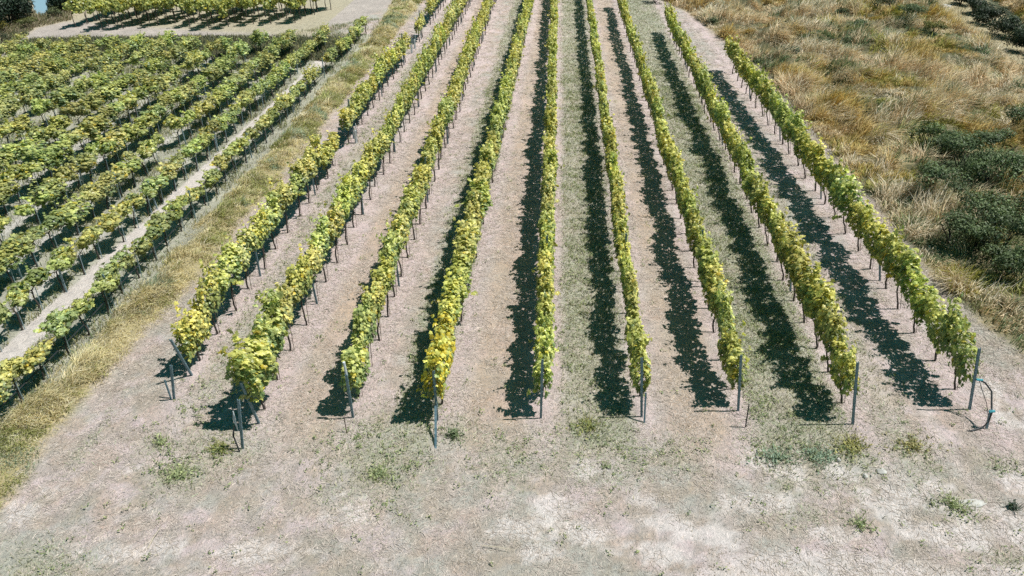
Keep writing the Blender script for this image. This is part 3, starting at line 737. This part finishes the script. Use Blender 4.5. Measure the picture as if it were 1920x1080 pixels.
def end_post(i, label, h, extra):
    x, y = near_pt[i]; z = float(zf(x, y))
    t = empty('end_post', (x, y, z)); tag(t, label, 'post', 'end posts along the headland')
    link('post', barmesh('post', [slanted((0, 0, 0), (LEAN[i] + (.22 if i < 2 else 0), -.04, h), .058)], M_steel), None, t)
    for nm, bars, m in extra(x, y): link(nm, barmesh(nm, bars, m), None, t)
    return t
rel = lambda u, v, x, y: (G(u, v)[0] - x, G(u, v)[1] - y)
def ex1(x, y):
    a = rel(360, 705, x, y)
    return [('brace', [slanted((*a, 0), (.02 - .05, a[1] - .35, 1.45), .06)], M_steel), ('anchor_stub', [slanted((-.09, .02, 0), (-.16, .1, .55), .03)], M_steel)]
def ex2(x, y):
    a = rel(485, 793, x, y)
    return [('brace', [slanted((*a, 0), (.02, a[1] - .25, 1.5), .06)], M_steel), ('bent_pipe', [tube([(-.02, -.14, -.03), (-.06, -.1, .18), (-.14, -.02, .42), (-.1, .05, .62), (-.02, .04, .72)], .02)], M_hose),
            ('wire_bundle', [tube([(0, 0, .55 + .03 * j), (.03 * math.sin(j * 2.3), -.03, .75 + .08 * j), (0, 0, 1.1 + .02 * j)], .012, 5) for j in range(4)], M_tube)]
def ex3(x, y):
    a = rel(650, 812, x, y)
    return [('thin_stake', [tube([(*a, -.02), (a[0] - .02, a[1] + .05, .5)], .012, 5)], M_rod), ('pale_cap', [tube([(.0, 0, 1.35), (-.02, 0, 1.75)], .035, 6)], M_tube)]
def ex4(x, y):
    a = rel(817, 842, x, y)
    return [('anchor_stub', [slanted((*a, -.02), (.0, -.1, .55), .05)], M_steel), ('wire_bundle', [tube([(-.02, -.06, .42), (.05, -.1, .5 + .05 * j), (.02, -.05, .62 + .02 * j)], .014, 5) for j in range(3)], M_tube)]
def ex6(x, y):
    return [('anchor_stub', [slanted((.05, -.22, -.02), (.03, -.02, .8), .04)], M_steel)]
def ex7(x, y):
    a = rel(1398, 800, x, y)
    return [('thin_stake', [tube([(*a, -.02), (a[0] - .03, a[1] + .02, .72)], .016, 5)], M_hose)]
def ex9(x, y):
    a = rel(1850, 803, x, y); b = rel(1812, 808, x, y)
    return [('bent_pipe', [tube([(-.08, -.02, .98), (.03, -.1, .96), (.16, -.25, .82), (a[0] - .03, a[1] + .02, .5), (a[0] - .02, a[1] + .01, .25), (a[0] - .09, a[1], .07), (b[0] + .12, b[1], .03), (*b, -.01)], .022, 8)], M_hose),
            ('anchor_stub', [slanted((*a, -.03), (a[0] - .06, a[1] + .05, .58), .05)], M_steel),
            ('guy_wire', [tube([(-.1, -.02, 1.0), (a[0] * .55, a[1] * .6, .55), (a[0] - .05, a[1], .3)], .009, 4)], M_hose),
            ('blue_tie', [tube([(a[0] - .1, a[1] + .03, .53), (a[0] + .03, a[1] + .03, .55)], .035, 7), tube([(-.17, -.04, 1.0), (-.02, -.05, 1.0)], .03, 7)], M_tie)]
end_post(0, 'short end post with slanting brace and stub at the row along the grass strip', 1.15, ex1)
end_post(1, 'end post with brace and wire bundle before the widest bushy end vine', 1.55, ex2)
end_post(2, 'slim end post with thin rod in front, third row from the grass strip', 1.4, ex3)
end_post(3, 'pale wired end post under the yellow-leaved vine', 1.6, ex4)
end_post(4, 'plain dark teal end post of the fifth row, nearly upright', 1.88, lambda x, y: [])
end_post(5, 'dark end post with a stub planted right before it, sixth row', 1.88, ex6)
end_post(6, 'teal end post with a separate short dark stake before it, seventh row', 1.8, ex7)
end_post(7, 'plain pale teal end post of the row next to the last by the wild grass', 1.95, lambda x, y: [])
end_post(8, 'leaning end post with bent black pipe and bright blue ties', 1.95, ex9)

# irrigation hose and wire on the row along the strip
for nm, z_, r_, lab in (('drip_hose', .42, .017, 'thin black drip hose strung low along the first close-planted row'), ('trellis_wire', .80, .005, 'thin grey wire strung under the leaves of the first close-planted row')):
    pts = []
    for y_ in np.arange(10.5, 53, .9): pts.append((lrowx(0, y_) + .07, y_, float(zf(lrowx(0, y_), y_)) + z_ + .03 * math.sin(y_ * 1.05)))
    A = Acc(); A.add(*tube(pts, r_, 5), (1, 1, 1)); tag(link(nm, A.mesh(nm), M_hose), lab, 'hose' if 'hose' in nm else 'wire')
# pale plant tubes where young vines were set
for (u, v), lab in (((668, 268), 'pale plant tube in the gap nearest the track in the first open row'), ((772, 100), 'pale plant tube left of two in the far gap of the first open row'), ((778, 92), 'pale plant tube right of two in the far gap of the first open row')):
    x, y = G(u, v); A = Acc()
    k = 8; an = np.arange(k) * 2 * math.pi / k
    V, f = tube([(0, 0, -.03), (0, 0, .6), (.01, 0, .62)], [.06, .055, .05], 8); A.add(V, f[:1], (1, 1, 1)); V, f = tube([(.01, 0, .62), (.01, 0, .1)], [.045, .045], 8); A.add(V, f, (1, 1, 1))
    V, f = tube([(.07, 0, -.05), (.07, 0, .95)], .009, 5); A.add(V, f, (1, 1, 1))
    o = link('plant_tube', A.mesh('plant_tube', True), M_tube); o.location = (x, y, float(zf(x, y))); tag(o, lab, 'plant tube', 'plant tubes')

# ------------------------------------------------------------------ shrubs, weeds, trees
def foliage_blob(rng, n, rad, cen, c0, c1, size, tmpl='ell', lobes=9):
    A = Acc()
    for k in range(lobes):
        d = rng.normal(size=3); d /= np.linalg.norm(d); d[2] = abs(d[2]) * .9 - .15
        cc = np.array(cen) + d * np.array(rad) * rng.uniform(.35, .8); r = np.array(rad) * rng.uniform(.28, .55)
        m = n // lobes; e = rng.normal(size=(m, 3)); e /= np.linalg.norm(e, axis=1, keepdims=True)
        p = cc + e * r * rng.random((m, 1)) ** .35
        t = np.clip(.5 + .5 * e[:, 2:3] + rng.normal(0, .25, (m, 1)), 0, 1); tone = rng.uniform(.75, 1.25)  # upper side of each lobe painted lighter, like sunlit leaves
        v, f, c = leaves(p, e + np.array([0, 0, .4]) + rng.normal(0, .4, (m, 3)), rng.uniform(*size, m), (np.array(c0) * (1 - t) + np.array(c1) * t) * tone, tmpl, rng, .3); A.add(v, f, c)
    return A
def shrub(u, v, r, h, label, c0=(.03, .05, .025), c1=(.09, .12, .045), n=900, size=(.07, .15), name='shrub', cat='shrub', group=None, mid=.58):
    rng = np.random.default_rng(int(u * 7 + v)); x, y = G(u, v); z = float(zf(x, y))
    t = empty(name, (x, y, z)); tag(t, label, cat, group)
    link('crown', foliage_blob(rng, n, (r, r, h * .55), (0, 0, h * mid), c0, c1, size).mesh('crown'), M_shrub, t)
    A = Acc()
    for k in range(5):
        a = rng.uniform(0, 6.28); A.add(*tube([(0, 0, -.08), (math.cos(a) * r * .25, math.sin(a) * r * .25, h * .35), (math.cos(a) * r * .55, math.sin(a) * r * .55, h * .7)], [.03, .02, .008], 5), (1, 1, 1))
    link('stem', A.mesh('stem'), M_bark, t); return t
YG = ((.07, .085, .025), (.20, .19, .05))
shrub(1850, 372, 1.44, 1.50, 'largest dark bramble shrub, at the edge of the wild slope', (.04, .07, .035), (.17, .23, .10), 1800)
shrub(1742, 285, 1.09, 1.25, 'dark green shrub in the hollow of the wild slope, before pale grass', (.04, .07, .035), (.18, .23, .09), 1200)
shrub(1900, 440, 1.26, 1.38, 'dark shrub just below the largest bramble shrub', (.04, .07, .04), (.17, .22, .11), 1300)
shrub(1800, 300, .7, .8, 'small mid green shrub between the hollow and the bramble', n=700)
shrub(1830, 470, .8, .8, 'weedy grey-green shrub low on the wild slope', (.05, .07, .045), (.14, .17, .09), 800)
shrub(1745, 78, .9, .9, 'yellow-flecked green shrub high on the wild slope beside the grassy path', *YG, 1000)
shrub(1640, 30, 1.3, 1.1, 'broad green shrub at the far top of the wild slope', (.035, .055, .03), (.11, .13, .05), 1500)
shrub(1575, 38, .7, .8, 'small green shrub beside the broad one at the slope top', n=700)
shrub(1478, 118, .7, .8, 'bluish green shrub behind the far end of the ninth row', (.04, .06, .04), (.12, .15, .09), 800)
shrub(1332, 48, .5, .6, 'little green shrub between the eighth row and the tan grass', (.04, .06, .035), (.12, .15, .07), 500)
shrub(1228, 6, 1.0, 1.1, 'dark shrub at the far end of the seventh row', (.025, .04, .025), (.07, .09, .04), 1200)
HB = ((.012, .024, .016), (.06, .085, .045))
for u, v, r, h, lb in ((1800, 8, .9, 1.3, 'dark hedge shrub beyond the grassy path, farthest of the hedge'), (1826, 26, 1.1, 1.5, 'dark hedge shrub beyond the grassy path, second from the far end'), (1856, 47, 1.2, 1.6, 'dark hedge shrub beyond the grassy path, third from the far end'),
                       (1888, 70, 1.25, 1.7, 'dark hedge shrub beyond the grassy path, fourth from the far end'), (1922, 96, 1.3, 1.8, 'dark hedge shrub beyond the grassy path, fifth from the far end'), (1965, 122, 1.4, 1.9, 'dark hedge shrub beyond the grassy path, nearest and cut by the frame')):
    shrub(u, v, r * 1.15, h, lb, *HB, 3000, size=(.10, .2), group='hedge shrubs beyond the grassy path', mid=.36)
for u, v, r, h, lb in ((1790, 345, 1.0, 1.15, 'dark nettle-like shrub left of the largest bramble shrub'), (1862, 318, .9, 1.0, 'dark green shrub just above the largest bramble shrub'), (1915, 380, 1.1, 1.2, 'dark shrub right of the largest bramble shrub, cut by the frame'), (1765, 300, .7, .9, 'small very dark shrub beside the hollow shrub'),
                       (1875, 520, .8, .8, 'grey-green weedy shrub above the orange grass tuft'), (1700, 60, .9, .9, 'dark green shrub between the far broad shrub and the yellow-flecked one'), (1745, 395, .9, 1.0, 'dark green shrub at the left end of the green mass on the slope'), (1820, 430, 1.0, 1.0, 'green shrub in the middle of the green mass below the bramble'), (1780, 470, .8, .9, 'low green shrub where the green mass meets the golden grass'), (1870, 480, 1.0, 1.1, 'bushy green shrub at the lower right of the green mass'), (1905, 545, .8, .9, 'green shrub lowest at the right frame edge'), (1905, 270, .9, 1.0, 'green shrub highest at the right frame edge above the brambles'), (1605, 62, .8, .8, 'low dark shrub just below the broad far shrub')):
    shrub(u, v, r * 1.25, h * 1.25, lb, (.04, .07, .038), (.18, .23, .11), 1700, mid=.7)

def weed(u, v, r, label, n=160, c0=(.16, .21, .11), c1=(.40, .43, .22), hgt=.10):
    r *= 1.25; n = int(n * 1.25); c1 = tuple(q * 1.2 for q in c1)
    rng = np.random.default_rng(int(u * 3 + v)); x, y = G(u, v)
    a = rng.uniform(0, 6.28, n); q = np.abs(rng.normal(0, .52, n)) * r * (1 + .45 * np.sin(2 * a + u) + .3 * np.sin(5 * a + v)); px = q * np.cos(a); py = q * np.sin(a) * .8
    p = np.stack([px, py, rng.uniform(.02, hgt, n) + zf(x + px, y + py) - float(zf(x, y))], 1); t = rng.random((n, 1))
    vv, f, c = leaves(p, rng.normal(0, .45, (n, 3)) + np.array([0, 0, .9]), rng.uniform(.05, .11, n), np.array(c0) * (1 - t) + np.array(c1) * t, 'ell', rng, 0)
    A = Acc(); A.add(vv, f, c)
    m = n // 2; aa = rng.uniform(0, 6.28, m); bb = np.stack([r * .8 * np.cos(aa) * rng.random(m), r * .7 * np.sin(aa) * rng.random(m), np.zeros(m)], 1); bb[:, 2] = zf(x + bb[:, 0], y + bb[:, 1]) - float(zf(x, y))
    A.add(*blades(bb, aa, rng.uniform(.1, .25, m), rng.uniform(.3, 1, m), np.full(m, .012), np.tile(np.array(c1) * .9, (m, 1)) * rng.uniform(.6, 1.2, (m, 1))))
    o = link('weed_clump', A.mesh('weed_clump'), M_shrub); o.location = (x, y, float(zf(x, y))); tag(o, label, 'weed', 'weed clumps on the headland')  # low spreading clump of weeds on the ground, not a bush
weed(335, 892, .38, 'leafy green weed clump on bare ground, nearest the grass strip')
weed(412, 845, .30, 'yellowish weed clump beside the second row end post', c1=(.32, .32, .10))
weed(305, 832, .22, 'small green weed clump below the first row end post', 70)
weed(712, 892, .30, 'green weed clump where the mown strip between third and fourth rows ends')
weed(852, 818, .25, 'dark green weed tuft beside the pale wired end post', 110, (.09, .13, .07), (.22, .27, .14), .2)
weed(1105, 800, .4, 'yellow-green weed clump before the shadow of the sixth row', c1=(.34, .33, .10))
weed(1452, 858, .38, 'blue-green weed clump on the near side of the reddish dry grass', 190, (.17, .24, .18), (.32, .40, .29))
weed(1535, 858, .45, 'blue-green weed clump between the reddish grass and white stone', 230, (.17, .24, .18), (.32, .40, .29))
weed(1596, 838, .42, 'olive weed clump directly before the eighth row end post', 220, (.22, .22, .08), (.42, .39, .14))
weed(1710, 838, .4, 'dull olive weed clump between the last two end posts', 150, (.22, .20, .09), (.42, .37, .16))
weed(1788, 948, .28, 'grey-green weed clump beside the flat pale rock', 110)
weed(1898, 952, .16, 'very dark small weed tuft on the pale dust', 60, (.03, .05, .04), (.10, .14, .09))
weed(1612, 985, .25, 'light green weed clump alone in the dusty track', 90)

def tree(u, v, h, r, label, c0, c1, n=4500, seed=1):
    rng = np.random.default_rng(seed); x, y = G(u, v); z = float(zf(x, y))
    t = empty('tree', (x, y, z)); tag(t, label, 'tree')
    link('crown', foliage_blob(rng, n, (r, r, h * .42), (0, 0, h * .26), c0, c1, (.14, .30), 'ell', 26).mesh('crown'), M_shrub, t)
    A = Acc(); A.add(*tube([(0, 0, -.1), (.05, .02, h * .3), (.0, .05, h * .75)], [.20, .14, .05], 8), (1, 1, 1))
    for k in range(9):
        a = rng.uniform(0, 6.28); z0 = h * rng.uniform(.25, .5)
        A.add(*tube([(0.03, .02, z0), (math.cos(a) * r * .4, math.sin(a) * r * .4, z0 + h * .15), (math.cos(a) * r * .8, math.sin(a) * r * .8, z0 + h * .3)], [.07, .045, .012], 5), (1, 1, 1))
    link('trunk', A.mesh('trunk', True), M_bark, t)
DG = ((.014, .030, .022), (.055, .085, .05))
tree(30, 46, 4.4, 1.6, 'dark leafy tree at the corner beside the pond', *DG, seed=5)
for u, v, r, h, lb in ((18, 42, .9, 1.7, 'dark bush under the corner tree, behind the yellowish shrub'), (48, 34, .8, 1.5, 'dark bush on the left side of the pond'), (112, 24, .8, 1.5, 'dark bush on the right side of the pond'), (140, 14, .9, 1.7, 'dark bush at the far corner of the pale path')):
    shrub(u, v, r, h, lb, (.014, .030, .022), (.06, .09, .05), 1400, size=(.10, .2), name='bush', cat='bush', mid=.42)
tree(-30, 62, 5.2, 1.9, 'dark tree half cut off by the frame edge', *DG, seed=6)
tree(132, 20, 4.0, 1.5, 'dark tree beyond the pond, nearer the pale path', *DG, seed=7)
tree(180, 2, 4.0, 1.7, 'dark tree standing behind the far vine plot', *DG, seed=8)
shrub(8, 62, .8, .9, 'yellowish shrub under the corner tree', (.10, .09, .02), (.26, .22, .05), 700)
shrub(52, 54, .9, .8, 'olive green shrub at the start of the pale path', (.06, .075, .03), (.17, .18, .06), 800)
shrub(105, 34, .8, .8, 'green shrub on the bank between pond and path', (.04, .06, .035), (.13, .15, .06), 700)
shrub(2, 82, .6, .9, 'dark low shrub at the edge below the yellowish one', (.02, .035, .02), (.06, .08, .04), 700)
# dry grass at that corner
x, y = scatter(60000, -46, -28, 44, 64)
keep = in_view(x, y) & (sdf(lpath_poly, x, y) < -.15) & ~((y < 50.5) & (x > -36.5)) & (sdf(haze, x, y) < -.1) & (x < -29 - (y - 50.6) * .2); 
uu, vv, _ = PX(x, y); keep &= (uu < 135); x, y = x[keep], y[keep]; n = len(x)
c = np.where(R.random((n, 1)) < .35, np.array([.20, .22, .10]), np.array([.46, .38, .28])) * R.uniform(.6, 1.25, (n, 1))
V, f, cc = blades(np.stack([x, y, zf(x, y)], 1), R.normal(.3, 1, n), R.uniform(.2, .55, n), R.uniform(.3, 1, n), R.uniform(.02, .04, n), c, c * 1.2)
tag(link('bank_grass', mesh_np('bank_grass', V, f, cc), M_grass), 'dry pale grass on the bank at the corner of the plot', 'grass', kind='stuff')
# dark weedy fringe along the far end of the close-planted plot
x, y = scatter(40000, -38, -13.6, 45.6, 51.2); n = len(x); keep = sdf(lpath_poly, x, y) < .1; x, y = x[keep], y[keep]; n = len(x)
c = np.where(R.random((n, 1)) < .6, np.array([.12, .15, .09]), np.array([.30, .27, .14])) * R.uniform(.6, 1.25, (n, 1))
V, f, cc = blades(np.stack([x, y, zf(x, y)], 1), R.uniform(0, 6.28, n), R.uniform(.15, .4, n), R.uniform(.2, .9, n), R.uniform(.02, .04, n), c)
tag(link('fringe_grass', mesh_np('fringe_grass', V, f, cc), M_grass), 'dark weedy grass fringe between the close-planted plot and the pale path', 'grass', kind='stuff')

# scattered little weeds thinning out from the green patches
x, y = scatter(90000, -11, 14, 8, 45)
ga = np.clip(green_amount(x, y), 0, 1); keep = in_view(x, y) & (R.random(len(x)) < .015 + .55 * ga * sst(.45, .65, fbm(x, y, 1.7, 2, 191))) & (x > -10.2); x, y = x[keep], y[keep]
K = 7; bx = (x[:, None] + R.normal(0, .05, (len(x), K))).ravel(); by = (y[:, None] + R.normal(0, .05, (len(x), K))).ravel(); n = len(bx); t = R.random((n, 1)); print('weeds', n)
v_, f_, c_ = leaves(np.stack([bx, by, zf(bx, by) + R.uniform(.02, .09, n)], 1), R.normal(0, .5, (n, 3)) + np.array([0, 0, .9]), R.uniform(.04, .09, n), np.array([.17, .23, .12]) * (1 - t) + np.array([.42, .44, .22]) * t, 'ell', R, 0)
tag(link('ground_weeds', mesh_np('ground_weeds', v_, f_, c_), M_shrub), 'tiny broad-leaved weeds sprinkled over the mown aisles', 'weeds', kind='stuff')

# stones and dry stalks
def stone(u, v, s, label, seed):
    rng = np.random.default_rng(seed); x, y = G(u, v)
    import bmesh
    bm = bmesh.new(); bmesh.ops.create_icosphere(bm, subdivisions=3, radius=1)
    off = rng.normal(size=(5, 3))
    for vt in bm.verts:
        p = np.array(vt.co); k = 1 + .16 * math.sin(3 * p @ off[0] + 1) + .12 * math.sin(5 * p @ off[1]) ; 
        p = p * k
        for pl in off[2:]:
            pl = pl / np.linalg.norm(pl); e = p @ pl - .72
            if e > 0: p = p - pl * e
        vt.co = Vector((p[0] * s[0], p[1] * s[1], p[2] * s[2]))
    me = bpy.data.meshes.new('stone'); bm.to_mesh(me); bm.free()
    o = link('stone', me, M_stone); o.location = (x, y, float(zf(x, y)) + s[2] * .45); tag(o, label, 'stone', 'pale stones on the headland')
stone(1571, 865, (.07, .06, .06), 'round white stone beside the olive weed clump', 1)
stone(1822, 942, (.26, .12, .035), 'flat pale triangular rock lying in the track', 2)
stone(1444, 872, (.045, .04, .035), 'tiny white stone before the blue-green weed clump', 3)
stone(1622, 893, (.05, .06, .05), 'small upright white stone at the edge of the dusty track', 4)
stone(1652, 885, (.12, .10, .05), 'grey-white stone lying half buried in the pale dust', 5)
stone(1768, 12, (.55, .35, .12), 'pale slab of rock at the far edge of the grassy path', 6)
for (u, v, L_, a, lab) in ((905, 1025, .6, -.15, 'long pale dry stalk lying across the dusty foreground'), (278, 1030, .5, 1.5, 'pale dry stalk pointing up the slope in the near corner'), (1525, 866, .3, .2, 'short dry stalk on the reddish grass')):
    x, y = G(u, v); A = Acc(); A.add(*tube([(0, 0, .0), (L_ * .5 * math.cos(a), L_ * .5 * math.sin(a), .04), (L_ * math.cos(a), L_ * math.sin(a), .03)], [.010, .008, .004], 5), (.6, .52, .4))
    o = link('dry_stalk', A.mesh('dry_stalk'), M_straw); o.location = (x, y, float(zf(x, y)) + .035); tag(o, lab, 'stalk', 'dry stalks')

# ------------------------------------------------------------------ camera, sun and sky
cam = bpy.data.cameras.new('camera'); co = bpy.data.objects.new('camera', cam); COL.objects.link(co)
co.location = (0, 0, CAMH); co.rotation_euler = (math.pi / 2 - PITCH, 0, YAW)
cam.sensor_width = 36; cam.lens = 36 * F / 1920; cam.clip_end = 6000; cam.clip_start = .1
scene.camera = co
ELEV = math.radians(64)
sd_ = Vector((math.cos(YAW) * math.cos(ELEV), math.sin(YAW) * math.cos(ELEV), math.sin(ELEV)))
sun = bpy.data.lights.new('sun', 'SUN'); so = bpy.data.objects.new('sun', sun); COL.objects.link(so)
sun.energy = 5.0; sun.angle = math.radians(.5); sun.color = (1, .965, .91)
so.rotation_euler = (-sd_).to_track_quat('-Z', 'Y').to_euler(); so.location = (20, 5, 40)
w = bpy.data.worlds.new('World'); scene.world = w; w.use_nodes = True
nt = w.node_tree; nt.nodes.clear()
sk = nt.nodes.new('ShaderNodeTexSky'); sk.sky_type = 'NISHITA'; sk.sun_disc = False; sk.sun_elevation = ELEV; sk.sun_rotation = math.pi / 2 - YAW
tint = nt.nodes.new('ShaderNodeMixRGB'); tint.blend_type = 'MULTIPLY'; tint.inputs[0].default_value = 1; tint.inputs[2].default_value = (.11, .70, .58, 1)
bg = nt.nodes.new('ShaderNodeBackground'); bg.inputs['Strength'].default_value = .072; wo = nt.nodes.new('ShaderNodeOutputWorld')
nt.links.new(sk.outputs[0], tint.inputs[1]); nt.links.new(tint.outputs[0], bg.inputs[0]); nt.links.new(bg.outputs[0], wo.inputs[0])
scene.view_settings.view_transform = 'Standard'; scene.view_settings.look = 'None'; scene.view_settings.exposure = 0
scene.render.engine = 'CYCLES'; scene.cycles.max_bounces = 5; scene.cycles.diffuse_bounces = 3; scene.cycles.transmission_bounces = 3
scene.cycles.use_denoising = False
